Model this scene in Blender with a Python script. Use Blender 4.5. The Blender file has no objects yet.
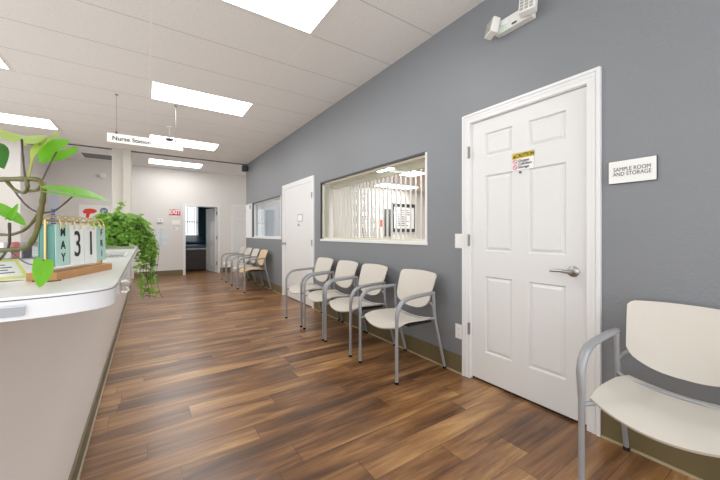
import bpy, bmesh, math, random
from mathutils import Vector, Matrix, Quaternion
random.seed(7)
PI = math.pi
C = bpy.context.scene.collection

# ------------------------------------------------------------------ helpers
def lin(c):
    return tuple((v/12.92 if v <= .04045 else ((v+.055)/1.055)**2.4) for v in c)
def rgb(r, g, b):
    return lin((r/255, g/255, b/255)) + (1,)

def nodes_of(m):
    m.use_nodes = True
    nt = m.node_tree
    return nt, nt.nodes['Principled BSDF'], nt.nodes, nt.links

def mat(name, col, rough=.5, metal=0, var=.04, scale=8, bump=0, bscale=200, emit=0, sss=0, coat=0, spec=.5):
    """procedural material: colour gently modulated by noise, optional fine bump"""
    m = bpy.data.materials.new(name)
    nt, b, N, L = nodes_of(m)
    tc = N.new('ShaderNodeTexCoord')
    nz = N.new('ShaderNodeTexNoise'); nz.inputs['Scale'].default_value = scale; nz.inputs['Detail'].default_value = 3
    L.new(tc.outputs['Object'], nz.inputs['Vector'])
    mx = N.new('ShaderNodeMix'); mx.data_type = 'RGBA'
    c = Vector(col[:3])
    mx.inputs['A'].default_value = (*(c*(1-var)), 1)
    mx.inputs['B'].default_value = (*(min(1, v) for v in c*(1+var)), 1)
    L.new(nz.outputs['Fac'], mx.inputs['Factor'])
    L.new(mx.outputs['Result'], b.inputs['Base Color'])
    b.inputs['Roughness'].default_value = rough
    b.inputs['Metallic'].default_value = metal
    b.inputs['Specular IOR Level'].default_value = spec
    if coat:
        b.inputs['Coat Weight'].default_value = coat
        b.inputs['Coat Roughness'].default_value = .12
    if emit:
        b.inputs['Emission Color'].default_value = col
        b.inputs['Emission Strength'].default_value = emit
    if bump:
        n2 = N.new('ShaderNodeTexNoise'); n2.inputs['Scale'].default_value = bscale; n2.inputs['Detail'].default_value = 2
        L.new(tc.outputs['Object'], n2.inputs['Vector'])
        bp = N.new('ShaderNodeBump'); bp.inputs['Strength'].default_value = bump; bp.inputs['Distance'].default_value = .004
        L.new(n2.outputs['Fac'], bp.inputs['Height']); L.new(bp.outputs['Normal'], b.inputs['Normal'])
    return m

def glass_mat(name, tint=(.97,.99,.98,1), rough=.02, refl=1.0):
    m = bpy.data.materials.new(name); m.use_nodes = True
    N, L = m.node_tree.nodes, m.node_tree.links
    N.remove(N['Principled BSDF'])
    tr = N.new('ShaderNodeBsdfTransparent'); tr.inputs['Color'].default_value = tint
    gl = N.new('ShaderNodeBsdfGlossy'); gl.inputs['Roughness'].default_value = rough
    lw = N.new('ShaderNodeLayerWeight'); lw.inputs['Blend'].default_value = .5
    pw = N.new('ShaderNodeMath'); pw.operation = 'POWER'; pw.inputs[1].default_value = 4
    mu = N.new('ShaderNodeMath'); mu.operation = 'MULTIPLY_ADD'; mu.inputs[1].default_value = .8*refl; mu.inputs[2].default_value = .04*refl
    mx = N.new('ShaderNodeMixShader')
    L.new(lw.outputs['Facing'], pw.inputs[0]); L.new(pw.outputs[0], mu.inputs[0]); L.new(mu.outputs[0], mx.inputs[0])
    L.new(tr.outputs[0], mx.inputs[1]); L.new(gl.outputs[0], mx.inputs[2])
    L.new(mx.outputs[0], N['Material Output'].inputs['Surface'])
    return m

class MB:
    def __init__(s): s.bm = bmesh.new()
    def box(s, a, b):
        a, b = Vector(a), Vector(b)
        lo = Vector((min(a.x,b.x),min(a.y,b.y),min(a.z,b.z))); hi = Vector((max(a.x,b.x),max(a.y,b.y),max(a.z,b.z)))
        v = [s.bm.verts.new((x,y,z)) for z in (lo.z,hi.z) for y in (lo.y,hi.y) for x in (lo.x,hi.x)]
        for f in ((0,2,3,1),(4,5,7,6),(0,1,5,4),(2,6,7,3),(0,4,6,2),(1,3,7,5)):
            s.bm.faces.new([v[i] for i in f])
        return s
    def tube(s, pts, r, n=10, flat=1.0, up=None, cap=True):
        """swept tube; r a number or one per point; flat squeezes the section along its second axis"""
        pts = [Vector(p) for p in pts]
        rs = r if isinstance(r, (list, tuple)) else [r]*len(pts)
        prev = None; rings = []
        for i, p in enumerate(pts):
            t = (pts[min(i+1,len(pts)-1)] - pts[max(i-1,0)]).normalized()
            if prev is None:
                a = Vector(up) if up else (Vector((0,0,1)) if abs(t.z) < .9 else Vector((1,0,0)))
                u = (a - t*a.dot(t)).normalized()
            else:
                u = (prev - t*prev.dot(t)).normalized()
            prev = u; w = t.cross(u)
            rings.append([s.bm.verts.new(p + (u*math.cos(k*2*PI/n) + w*math.sin(k*2*PI/n)*flat)*rs[i]) for k in range(n)])
        for A, B in zip(rings, rings[1:]):
            for k in range(n):
                s.bm.faces.new((A[k], A[(k+1)%n], B[(k+1)%n], B[k]))
        if cap:
            s.bm.faces.new(rings[0][::-1]); s.bm.faces.new(rings[-1])
        return s
    def lathe(s, prof, c=(0,0,0), n=24, axis='z'):
        rings = []
        for r, h in prof:
            ring = []
            for k in range(n):
                a = k*2*PI/n
                p = (r*math.cos(a), r*math.sin(a), h)
                if axis == 'y': p = (p[0], h, p[1])
                if axis == 'x': p = (h, p[0], p[1])
                ring.append(s.bm.verts.new(Vector(c)+Vector(p)))
            rings.append(ring)
        for A, B in zip(rings, rings[1:]):
            for k in range(n):
                s.bm.faces.new((A[k], A[(k+1)%n], B[(k+1)%n], B[k]))
        s.bm.faces.new(rings[0][::-1]); s.bm.faces.new(rings[-1])
        return s
    def prism(s, poly, z0, z1):
        A = [s.bm.verts.new((x,y,z0)) for x,y in poly]; B = [s.bm.verts.new((x,y,z1)) for x,y in poly]
        n = len(poly)
        s.bm.faces.new(A[::-1]); s.bm.faces.new(B)
        for k in range(n): s.bm.faces.new((A[k],A[(k+1)%n],B[(k+1)%n],B[k]))
        return s
    def shell(s, fn, nu, nv, th):
        """thick sheet from fn(u,v), u,v in 0..1"""
        P = [[Vector(fn(i/nu, j/nv)) for j in range(nv+1)] for i in range(nu+1)]
        Nn = []
        for i in range(nu+1):
            row = []
            for j in range(nv+1):
                du = P[min(i+1,nu)][j]-P[max(i-1,0)][j]; dv = P[i][min(j+1,nv)]-P[i][max(j-1,0)]
                row.append(du.cross(dv).normalized())
            Nn.append(row)
        T = [[s.bm.verts.new(P[i][j]+Nn[i][j]*th/2) for j in range(nv+1)] for i in range(nu+1)]
        B = [[s.bm.verts.new(P[i][j]-Nn[i][j]*th/2) for j in range(nv+1)] for i in range(nu+1)]
        for i in range(nu):
            for j in range(nv):
                s.bm.faces.new((T[i][j],T[i+1][j],T[i+1][j+1],T[i][j+1]))
                s.bm.faces.new((B[i][j],B[i][j+1],B[i+1][j+1],B[i+1][j]))
        def rim(a, b): 
            for (x,y),(x2,y2) in zip(zip(a,b), list(zip(a,b))[1:]): s.bm.faces.new((x,x2,y2,y))
        rim(T[0],B[0]); rim(T[nu][::-1],B[nu][::-1])
        rim([T[i][0] for i in range(nu,-1,-1)],[B[i][0] for i in range(nu,-1,-1)])
        rim([T[i][nv] for i in range(nu+1)],[B[i][nv] for i in range(nu+1)])
        return s

def obj(name, mb, m, parent=None, smooth=False, bevel=0, kind=None, loc=None):
    bm = mb.bm if isinstance(mb, MB) else mb
    bmesh.ops.recalc_face_normals(bm, faces=bm.faces)
    me = bpy.data.meshes.new(name); bm.to_mesh(me); bm.free()
    if smooth:
        for p in me.polygons: p.use_smooth = True
    o = bpy.data.objects.new(name, me); C.objects.link(o)
    me.materials.append(m)
    if smooth:
        me.set_sharp_from_angle(angle=math.radians(42))
    if bevel:
        bv = o.modifiers.new('soft_edge', 'BEVEL'); bv.width = bevel; bv.segments = 2; bv.limit_method = 'ANGLE'
    if parent is not None: o.parent = parent
    if loc: o.location = loc
    if kind: o['kind'] = kind
    return o
def struct(name, mb, m, **k): return obj(name, mb, m, kind='structure', **k)
def root(name, loc=(0,0,0), rz=0, kind=None):
    o = bpy.data.objects.new(name, None); C.objects.link(o)
    o.empty_display_size = .05
    o.location = loc; o.rotation_euler = (0,0,rz)
    if kind: o['kind'] = kind
    return o
def tag(o, label, cat, group=None):
    o['label'] = label; o['category'] = cat
    if group: o['group'] = group
    return o
def thing(name, label, cat, loc=(0,0,0), rz=0, group=None):
    return tag(root(name, loc, rz), label, cat, group)
def dup(r, loc, label):
    c = r.copy(); C.objects.link(c); c.location = loc; c['label'] = label
    for ch in r.children:
        d = ch.copy(); C.objects.link(d); d.parent = c
        for g in ch.children:
            e = g.copy(); C.objects.link(e); e.parent = d
    return c
def text(name, s, size, loc, rot, m, parent, align='CENTER', sx=1, bold=0, depth=.0006, spacing=1, line=1):
    cu = bpy.data.curves.new('txt', 'FONT'); cu.body = s; cu.size = size; cu.align_x = align; cu.align_y = 'CENTER'
    cu.extrude = depth; cu.offset = bold; cu.space_character = spacing; cu.space_line = line
    t = bpy.data.objects.new('txt', cu); C.objects.link(t)
    dg = bpy.context.evaluated_depsgraph_get(); dg.update()
    me = bpy.data.meshes.new_from_object(t.evaluated_get(dg))
    bpy.data.objects.remove(t); me.name = name
    me.materials.clear(); me.materials.append(m)
    o = bpy.data.objects.new(name, me); C.objects.link(o); o.parent = parent
    o.location = loc; o.rotation_euler = rot; o.scale = (sx,1,1)
    return o
FRONT = (PI/2, 0, 0)         # text standing up, read from -y
WR = -PI/2                   # local frame of things on the right wall: x to the viewer's right, y into the wall
WX = 2.18                    # face of the right wall
H = 2.97                     # ceiling
YB = 10.30                   # back wall
YE = 8.55                    # end of the tiled ceiling

# ------------------------------------------------------------------ materials
M_grey = mat('grey_wall_paint', rgb(131,134,138), .46, var=.03, scale=2, bump=.5, bscale=75)
M_white_wall = mat('off_white_wall_paint', rgb(222,220,216), .7, var=.02, scale=2, bump=.12, bscale=90)
M_column = mat('warm_grey_column_paint', rgb(203,199,190), .65, var=.02, bump=.1, bscale=90)
M_trim = mat('white_gloss_paint', rgb(232,232,232), .33, var=.01)
M_door = mat('white_door_paint', rgb(226,226,225), .36, var=.012, scale=3)
M_base = mat('olive_taupe_vinyl', rgb(112,100,70), .45, var=.06, scale=3)
M_plastic = mat('beige_plastic', rgb(206,200,190), .5, var=.02, bump=.05, bscale=400)
M_tan = mat('tan_plastic', rgb(212,188,148), .5, var=.02)
M_metal = mat('silver_grey_powder_coat', rgb(160,162,165), .38, metal=.25, var=.02)
M_chrome = mat('satin_chrome', rgb(175,173,170), .28, metal=1, var=.02)
M_black = mat('black_rubber', rgb(22,22,24), .6)
M_dark = mat('dark_charcoal_plastic', rgb(60,62,66), .5)
M_ink = mat('printed_black_ink', rgb(25,25,28), .6)
M_inkgrey = mat('printed_grey_ink', rgb(105,108,116), .6)
M_hinge = mat('brushed_hinge', rgb(150,148,144), .35, metal=.8)
M_white = mat('white_plastic', rgb(238,238,234), .4, var=.01)
M_paper = mat('white_paper', rgb(240,240,240), .7, var=.01)
M_lam = mat('white_laminate', rgb(234,234,234), .22, var=.012, scale=3)
M_band = mat('pale_laminate_edge', rgb(226,226,228), .3, var=.015, scale=4)
M_panel = mat('pale_grey_counter_panel', rgb(247,245,243), .42, var=.02, scale=2)
M_line = mat('dark_seam', rgb(105,105,108), .6)
M_red = mat('red_sign', rgb(200,45,55), .5)
M_yellow = mat('yellow_sign', rgb(226,200,50), .5)
M_gold = mat('brass_wire', rgb(202,176,116), .3, metal=.8)
M_wood = mat('oiled_light_wood', rgb(180,132,82), .5, var=.18, scale=30)
M_mint = mat('mint_card', rgb(176,208,200), .6)
M_teal = mat('teal_card', rgb(96,146,136), .6)
M_bronze_shade = mat('bronze_and_reveal_shade', rgb(66,66,70), .5)  # dark bronze for hinge and grille; also painted shade of the window reveals

M_valance = mat('cream_valance', rgb(214,212,190), .5)
M_glass = glass_mat('window_glass', (.98,.99,.99,1), .01, .7)
M_clear = glass_mat('clear_acrylic', (.93,.95,.95,1), .05, 1.6)
M_bluewall = mat('teal_blue_wall', rgb(60,98,112), .7)
M_blue = mat('navy_vinyl', rgb(48,78,104), .4)
M_brown = mat('dark_brown_laminate', rgb(52,40,34), .4, var=.1, scale=6)
M_vine = mat('woody_vine', rgb(96,90,40), .5, var=.35, scale=60)
M_stem = mat('dark_petiole', rgb(78,72,62), .5, var=.2, scale=50)
M_palestem = mat('pale_green_petiole', rgb(160,168,84), .5, var=.1, scale=50)
M_pot = mat('white_glazed_pot', rgb(225,225,220), .25)
M_soil = mat('dark_soil', rgb(60,46,36), .9, var=.3, scale=80)
M_drywall = mat('white_drywall_ceiling', rgb(232,234,238), .7, var=.01, bump=.1, bscale=60)

def leaf_mat(name, a, b):
    m = mat(name, a, .38, var=.1, scale=14)
    nt, bs, N, L = nodes_of(m)
    for n in N:
        if n.type == 'MIX': n.inputs['A'].default_value = a; n.inputs['B'].default_value = b
        if n.type == 'TEX_NOISE': n.inputs['Scale'].default_value = 40
    tl = N.new('ShaderNodeBsdfTranslucent'); tl.inputs['Color'].default_value = b
    mx = N.new('ShaderNodeMixShader'); mx.inputs[0].default_value = .35
    L.new(bs.outputs[0], mx.inputs[1]); L.new(tl.outputs[0], mx.inputs[2])
    L.new(mx.outputs[0], N['Material Output'].inputs['Surface'])
    return m
M_leaf = leaf_mat('bright_green_leaf', rgb(96,170,40), rgb(128,196,54))
M_leafpale = leaf_mat('pale_lime_leaf', rgb(158,192,78), rgb(190,210,110))
M_leafdark = leaf_mat('deep_green_leaf', rgb(40,96,34), rgb(66,128,44))
M_leaffol = leaf_mat('mixed_green_foliage', rgb(14,72,20), rgb(164,212,92))

M_blind = leaf_mat('white_vinyl_slat', rgb(240,240,238), rgb(244,244,240))
def floor_material():
    m = bpy.data.materials.new('walnut_plank_floor'); nt, b, N, L = nodes_of(m)
    def mth(op, a, b_=None, c=None):
        n = N.new('ShaderNodeMath'); n.operation = op
        for k, v in enumerate((a, b_, c)):
            if v is None: continue
            if isinstance(v, (int, float)): n.inputs[k].default_value = v
            else: L.new(v, n.inputs[k])
        return n.outputs[0]
    def noise2(x, y, z, detail, dist, rough=.55):
        cb = N.new('ShaderNodeCombineXYZ'); L.new(x, cb.inputs[0]); L.new(y, cb.inputs[1]); L.new(z, cb.inputs[2])
        nz = N.new('ShaderNodeTexNoise'); nz.inputs['Scale'].default_value = 1; nz.inputs['Detail'].default_value = detail
        nz.inputs['Distortion'].default_value = dist; nz.inputs['Roughness'].default_value = rough
        L.new(cb.outputs[0], nz.inputs['Vector']); return nz.outputs['Fac']
    tc = N.new('ShaderNodeTexCoord'); sep = N.new('ShaderNodeSeparateXYZ'); L.new(tc.outputs['Object'], sep.inputs[0])
    X, Y = sep.outputs['X'], sep.outputs['Y']
    ry = mth('DIVIDE', Y, .152); row = mth('FLOOR', ry)
    w1 = N.new('ShaderNodeTexWhiteNoise'); w1.noise_dimensions = '1D'; L.new(row, w1.inputs['W'])
    rx = mth('ADD', mth('DIVIDE', X, 1.22), mth('MULTIPLY', w1.outputs['Value'], 5.0)); colm = mth('FLOOR', rx)
    cb = N.new('ShaderNodeCombineXYZ'); L.new(row, cb.inputs[0]); L.new(colm, cb.inputs[1])
    w2 = N.new('ShaderNodeTexWhiteNoise'); w2.noise_dimensions = '2D'; L.new(cb.outputs[0], w2.inputs['Vector'])
    rnd = w2.outputs['Value']
    # seams between planks
    def edge(v, w):
        f = mth('FRACT', v); d = mth('MINIMUM', f, mth('SUBTRACT', 1, f)); return mth('LESS_THAN', d, w)
    seam = mth('MAXIMUM', edge(ry, .008), edge(rx, .0011))
    zoff = mth('MULTIPLY', rnd, 41.0)
    g1 = noise2(mth('MULTIPLY', X, 1.3), mth('MULTIPLY', Y, 9), zoff, 4, .7)
    g2 = noise2(mth('MULTIPLY', X, 3.0), mth('MULTIPLY', Y, 60), zoff, 4, .5)
    g3 = noise2(mth('MULTIPLY', X, .9), mth('MULTIPLY', Y, 2.2), zoff, 1, .2)
    v = mth('MULTIPLY_ADD', rnd, .16, g1); v = mth('MULTIPLY_ADD', g2, .30, v); v = mth('MULTIPLY_ADD', g3, .30, v)
    cr = N.new('ShaderNodeValToRGB'); e = cr.color_ramp.elements
    e[0].position = .44; e[0].color = rgb(62,41,26)
    e[1].position = .93; e[1].color = rgb(190,148,98)
    for p, c in ((.56, rgb(92,62,38)), (.66, rgb(120,82,49)), (.77, rgb(150,108,66))):
        n = cr.color_ramp.elements.new(p); n.color = c
    v = mth('MULTIPLY', v, .805)
    L.new(v, cr.inputs[0])
    mo = N.new('ShaderNodeMix'); mo.data_type = 'RGBA'; mo.inputs['B'].default_value = rgb(70,48,34)
    L.new(seam, mo.inputs['Factor']); L.new(cr.outputs[0], mo.inputs['A'])
    L.new(mo.outputs['Result'], b.inputs['Base Color'])
    b.inputs['Roughness'].default_value = .31
    b.inputs['Specular IOR Level'].default_value = .75
    bp = N.new('ShaderNodeBump'); bp.inputs['Strength'].default_value = .12; bp.inputs['Distance'].default_value = .002
    L.new(g2, bp.inputs['Height']); L.new(bp.outputs[0], b.inputs['Normal'])
    return m
M_floor = floor_material()

def ceiling_material():
    m = bpy.data.materials.new('ceiling_tiles'); nt, b, N, L = nodes_of(m)
    tc = N.new('ShaderNodeTexCoord'); sep = N.new('ShaderNodeSeparateXYZ'); L.new(tc.outputs['Object'], sep.inputs[0])
    def line(axis, off, pitch, w):
        s = N.new('ShaderNodeMath'); s.operation = 'SUBTRACT'; s.inputs[1].default_value = off; L.new(sep.outputs[axis], s.inputs[0])
        d = N.new('ShaderNodeMath'); d.operation = 'DIVIDE'; d.inputs[1].default_value = pitch; L.new(s.outputs[0], d.inputs[0])
        f = N.new('ShaderNodeMath'); f.operation = 'FRACT'; L.new(d.outputs[0], f.inputs[0])
        c = N.new('ShaderNodeMath'); c.operation = 'COMPARE'; c.inputs[1].default_value = .5; c.inputs[2].default_value = .5 - w/pitch/2
        L.new(f.outputs[0], c.inputs[0])
        i = N.new('ShaderNodeMath'); i.operation = 'SUBTRACT'; i.inputs[0].default_value = 1; L.new(c.outputs[0], i.inputs[1])
        return i
    ly = line('Y', 2.055, .61, .010); lx = line('X', .035, 1.22, .014)
    nz = N.new('ShaderNodeTexNoise'); nz.inputs['Scale'].default_value = 70; nz.inputs['Detail'].default_value = 4; nz.inputs['Roughness'].default_value = .7
    L.new(tc.outputs['Object'], nz.inputs['Vector'])
    cr = N.new('ShaderNodeValToRGB'); e = cr.color_ramp.elements
    e[0].position = .34; e[0].color = rgb(226,224,220); e[1].position = .46; e[1].color = rgb(242,241,238)
    L.new(nz.outputs['Fac'], cr.inputs[0])
    m1 = N.new('ShaderNodeMix'); m1.data_type = 'RGBA'; m1.inputs['B'].default_value = rgb(205,203,200)
    L.new(ly.outputs[0], m1.inputs['Factor']); L.new(cr.outputs[0], m1.inputs['A'])
    m2 = N.new('ShaderNodeMix'); m2.data_type = 'RGBA'; m2.inputs['B'].default_value = rgb(244,243,240)
    L.new(lx.outputs[0], m2.inputs['Factor']); L.new(m1.outputs['Result'], m2.inputs['A'])
    L.new(m2.outputs['Result'], b.inputs['Base Color'])
    b.inputs['Roughness'].default_value = .85
    bp = N.new('ShaderNodeBump'); bp.inputs['Strength'].default_value = .3; bp.inputs['Distance'].default_value = .003
    L.new(nz.outputs['Fac'], bp.inputs['Height']); L.new(bp.outputs[0], b.inputs['Normal'])
    return m
M_ceil = ceiling_material()

def emis(name, col, s):
    m = bpy.data.materials.new(name); m.use_nodes = True
    N, L = m.node_tree.nodes, m.node_tree.links
    N.remove(N['Principled BSDF'])
    e = N.new('ShaderNodeEmission'); e.inputs[0].default_value = col; e.inputs[1].default_value = s
    L.new(e.outputs[0], N['Material Output'].inputs['Surface'])
    return m
M_light = emis('lit_diffuser', (1,.99,.975,1), 11.0)
M_light_office = emis('lit_office_diffuser', (1,1,1,1), 34.0)
# ------------------------------------------------------------------ setting
struct('floor', MB().box((-3.4,-1.8,-.1),(9,14,0)), M_floor)
struct('ceiling', MB().box((-3.4,-1.8,H),(2.32,YE,H+.1)), M_ceil)
struct('ceiling_drywall', MB().box((-3.4,YE+.03,H),(4.2,YB+.15,H+.1)), M_drywall)
struct('trim_1', MB().box((-3.4,YE,H-.022),(WX+.14,YE+.03,H+.1)), M_line)

def wall_run(y0, y1, z1, x0, x1, openings):
    mb = MB(); ys = sorted({y0, y1, *[v for o in openings for v in o[:2]]})
    for a, b in zip(ys, ys[1:]):
        op = [o for o in openings if o[0] <= a and o[1] >= b]
        if not op: mb.box((x0,a,0),(x1,b,z1)); continue
        o = op[0]
        if o[2] > 0: mb.box((x0,a,0),(x1,b,o[2]))
        mb.box((x0,a,o[3]),(x1,b,z1))
    bmesh.ops.remove_doubles(mb.bm, verts=mb.bm.verts, dist=1e-5)
    # drop faces shared by neighbouring strips
    seen = {}
    for f in mb.bm.faces: seen.setdefault(tuple(sorted(v.index for v in f.verts)), []).append(f)
    return mb
W1 = (2.148, 4.311, 1.077, 1.921)
W2 = (6.02, 7.98, 1.077, 1.905)
mbw = wall_run(-1.8, 8.62, H, WX, WX+.14, [(.827,1.651,0,2.052), W1, (4.60,5.83,0,2.0), W2])
struct('wall_right', mbw, M_grey)

# back wall (faces the camera) with the exam room doorway and a closed door at its right
mb = MB()
for a, b, z0, z1 in ((-3.4,.93,0,H),(.93,1.78,1.955,H),(1.78,2.22,0,H),(2.22,3.03,2.0,H),(3.03,4.2,0,H)):
    mb.box((a,YB,z0),(b,YB+.12,z1))
struct('wall_back', mb, M_white_wall)
struct('wall_left', MB().box((-3.4,8.5,0),(-1.95,YB,H-.001)), M_white_wall)
# unseen open frames, added to let in fill daylight, along the far left of the station and behind the camera: posts, low sill wall, head
mb = MB().box((-3.4,-1.8,0),(-3.28,8.5,.25)).box((-3.4,-1.8,2.85),(-3.28,8.5,H)).box((-3.4,6.9,0),(-3.28,8.5,H))
for k in range(5): mb.box((-3.4,-1.8+2.1*k,.25),(-3.28,-1.72+2.1*k,2.85))
struct('wall_far_left_open', mb, M_white_wall)
mb = MB().box((-3.28,-1.8,0),(2.18,-1.7,.12)).box((-3.28,-1.8,2.85),(2.18,-1.7,H))
for k in range(4): mb.box((-1.9+1.3*k,-1.8,.12),(-1.83+1.3*k,-1.7,2.85))
struct('wall_rear_open', mb, M_white_wall)
struct('wall_hall_right_open', MB().box((4.08,8.62,0),(4.2,YB,.1)).box((4.08,8.62,2.8),(4.2,YB,H)).box((4.08,8.62,.1),(4.2,8.70,2.8)).box((4.08,9.4,.1),(4.2,9.46,2.8)), M_white_wall)  # unseen hall end, made an open frame to let side daylight in
struct('wall_hall_front', MB().box((WX+.14,8.5,0),(4.2,8.62,H)), M_white_wall)
# column in the line of the ceiling edge, with a pilaster on its right half
struct('wall_column', MB().box((-.60,8.53,0),(-.40,8.80,H-.001)).box((-.405,8.40,0),(-.268,8.80,H-.001)), M_column, bevel=.008)

# baseboards
def bb_right(n, y0, y1):
    struct(n, MB().box((WX-.014,y0,0),(WX,y1,.152)), M_base, bevel=.004)
bb_right('baseboard_right', -1.8, .766)
bb_right('baseboard_right_middle', 1.717, 4.516)
bb_right('baseboard_right_far', 5.911, 8.62)
struct('baseboard_back', MB().box((-.26,YB-.014,0),(.869,YB,.152)).box((1.843,YB-.014,0),(2.15,YB,.152)), M_base)
struct('baseboard_left', MB().box((-3.27,8.486,0),(-1.95,8.5,.152)), M_base)
# pale caulk line at the foot of the right baseboards
struct('trim_2', MB().box((WX-.022,-1.8,0),(WX-.0141,.766,.012)).box((WX-.022,1.717,0),(WX-.0141,4.516,.012)).box((WX-.022,5.911,0),(WX-.0141,8.62,.012)),
       mat('pale_caulk', rgb(176,164,132), .6))

# ---- doors --------------------------------------------------------
GX = [0,.119,.341,.459,.696,.816]; GZ = [0,.223,.815,1.01,1.597,1.742,1.925,2.03]
def six_panel(name, w, h, m, parent, th=.04):
    """panelled door leaf; local x 0..w, z 0..h, face on -y at y=0"""
    bm = bmesh.new(); X = [v*w/.816 for v in GX]; Z = [v*h/2.03 for v in GZ]
    for face_y, sgn in ((0,1),(th,-1)):
        V = [[bm.verts.new((x,face_y,z)) for z in Z] for x in X]
        cells = []
        for i in range(5):
            for k in range(7):
                q = (V[i][k],V[i+1][k],V[i+1][k+1],V[i][k+1])
                f = bm.faces.new(q if sgn > 0 else q[::-1])
                if i in (1,3) and k in (1,3,5): cells.append(f)
        bm.normal_update()
        r = bmesh.ops.inset_individual(bm, faces=cells, thickness=.011, depth=-.014)
        bmesh.ops.inset_individual(bm, faces=cells, thickness=.006, depth=0)
        bmesh.ops.inset_individual(bm, faces=cells, thickness=.026, depth=.010)
    e = [((0,0,0),(w,0,0),(w,th,0),(0,th,0)),((0,0,h),(w,0,h),(w,th,h),(0,th,h)),((0,0,0),(0,0,h),(0,th,h),(0,th,0)),((w,0,0),(w,0,h),(w,th,h),(w,th,0))]
    for q in e: bm.faces.new([bm.verts.new(p) for p in q])
    me = bpy.data.meshes.new(name); bm.to_mesh(me); bm.free()
    o = bpy.data.objects.new(name, me); C.objects.link(o); me.materials.append(m); o.parent = parent
    return o
def casing(w, h, t, parent, d=.016, m=None, jamb=.14):
    """stepped casing round an opening w x h (local x 0..w), standing d proud of the wall"""
    mb = MB()
    mb.box((-t,-d,0),(0,0,h+t)).box((w,-d,0),(w+t,0,h+t)).box((0,-d,h),(w,0,h+t))
    for o, k, e in ((t,.018,.007),(t-.026,.014,.004)):        # two raised beads
        mb.box((-o,-d-e,0),(-o+k,-d,h+o)).box((w+o-k,-d-e,0),(w+o,-d,h+o)).box((-o+k,-d-e,h+o-k),(w+o-k,-d,h+o))
    obj('door_casing', mb, m or M_trim, parent)
    j = MB().box((-.002,-.002,0),(.004,jamb,h)).box((w-.004,-.002,0),(w+.002,jamb,h)).box((0,-.002,h-.004),(w,jamb,h+.002))
    obj('door_jamb', j, m or M_trim, parent)
def hinge(x, z, parent, y=-.004, m=None):
    mb = MB().box((x-.008,y,z-.045),(x+.012,y+.004,z+.045)); mb.lathe([(.006,z-.048),(.006,z+.048)], (x,y-.002,0), 10)
    obj('hinge', mb, m or M_hinge, parent)
def lever(x, z, parent, direction=-1, y=0):
    mb = MB().lathe([(.033,0),(.033,-.006),(.026,-.012),(.013,-.014),(.012,-.045)], (x,y,z), 24, 'y')
    mb.tube([(x,y-.045,z),(x+direction*.02,y-.052,z),(x+direction*.06,y-.054,z+.002),(x+direction*.115,y-.050,z-.003)], [.012,.011,.009,.007], 10)
    return obj('lever_handle', mb, M_chrome, parent, smooth=True)

# door_1: six panel door beside the sample room sign
d1 = root('door_1', (WX,1.651,0), WR, 'structure')
casing(.824, 2.052, .069, d1)
lf = six_panel('door_leaf', .816, 2.027, M_door, d1); lf.location = (.004,.012,.018)
for z in (.40,1.11,1.815): hinge(-.006, z, d1, -.020)
lever(.742, .929, d1, -1, .012)
obj('strike_plate', MB().box((.8165,.006,.90),(.8205,.03,.96)), M_chrome, d1)
obj('threshold_gap', MB().box((0,.02,.001),(.824,.10,.016)), M_black, d1)
# door_2: wide flush door
d2 = root('door_2', (WX,5.83,0), WR, 'structure')
casing(1.23, 2.0, .075, d2, .014)
obj('door_leaf', MB().box((.004,-.004,.012),(1.226,.036,1.996)), M_door, d2, bevel=.003)
for z in (.30,1.02,1.772): hinge(1.232, z, d2, -.018)
obj('door_knob', MB().lathe([(.030,0),(.030,-.006),(.012,-.010),(.012,-.035),(.026,-.042),(.028,-.055),(.018,-.066),(.002,-.068)], (.06,-.004,.985), 20, 'y'), M_chrome, d2, smooth=True)
obj('threshold_gap', MB().box((0,.0,.001),(1.23,.06,.011)), M_black, d2)
# door_3: doorway in the back wall with the leaf swung into the exam room
d3 = root('door_3', (.93,YB,0), 0, 'structure')
casing(.85, 1.955, .062, d3, .016, jamb=.12)
lf = six_panel('door_leaf', .82, 1.94, M_door, d3, .04)
lf.location = (.842,.125,.01); lf.rotation_euler = (0,0,math.radians(100))
for z in (.28,1.05,1.78):
    obj('hinge', MB().box((.832,.06,z-.05),(.846,.122,z+.05)), M_bronze_shade, d3)
# door_4: closed door at the right end of the back wall
d4 = root('door_4', (2.22,YB,0), 0, 'structure')
casing(.81, 2.0, .065, d4, .016, jamb=.12)
lf = six_panel('door_leaf', .80, 1.985, M_door, d4); lf.location = (.005,.01,.012)

# ---- windows ------------------------------------------------------
def window(n, W, pane_y=.05, frame=.05):
    y0, y1, z0, z1 = W; w = y1-y0; h = z1-z0
    r = root('window_%d' % n, (WX,y1,z0), WR, 'structure')
    obj('sill', MB().box((-.004,-.010,-.022),(w+.022,.139,.012)), M_trim, r, bevel=.003)
    obj('jamb_lining', MB().box((w-.006,-.008,.012),(w+.018,.139,h+.004)), M_trim, r, bevel=.002)
    obj('reveal_shade_lining', MB().box((-.012,-.006,h-.008),(w,.022,h+.012)).box((-.012,-.006,0),(.006,.022,h)), M_bronze_shade, r)  # top and left reveal strips; shadow of the recess put into their dark colour
    obj('rear_lining', MB().box((-.012,.022,h-.008),(w,.139,h+.012)).box((-.012,.022,0),(.006,.139,h)), M_trim, r)
    mb = MB().box((.006,pane_y-.02,.012),(frame*.9,pane_y+.02,h-.008)).box((w-.03,pane_y-.02,.012),(w-.006,pane_y+.02,h-.008))
    mb.box((.006,pane_y-.02,.012),(w-.006,pane_y+.02,.034)).box((.006,pane_y-.02,h-.03),(w-.006,pane_y+.02,h-.008))
    obj('sash_frame', mb, M_valance if n == 1 else M_trim, r)
    obj('pane', MB().box((.04,pane_y-.003,.03),(w-.02,pane_y+.003,h-.025)), M_glass, r)
    return r
window(1, W1); window(2, W2)

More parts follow.
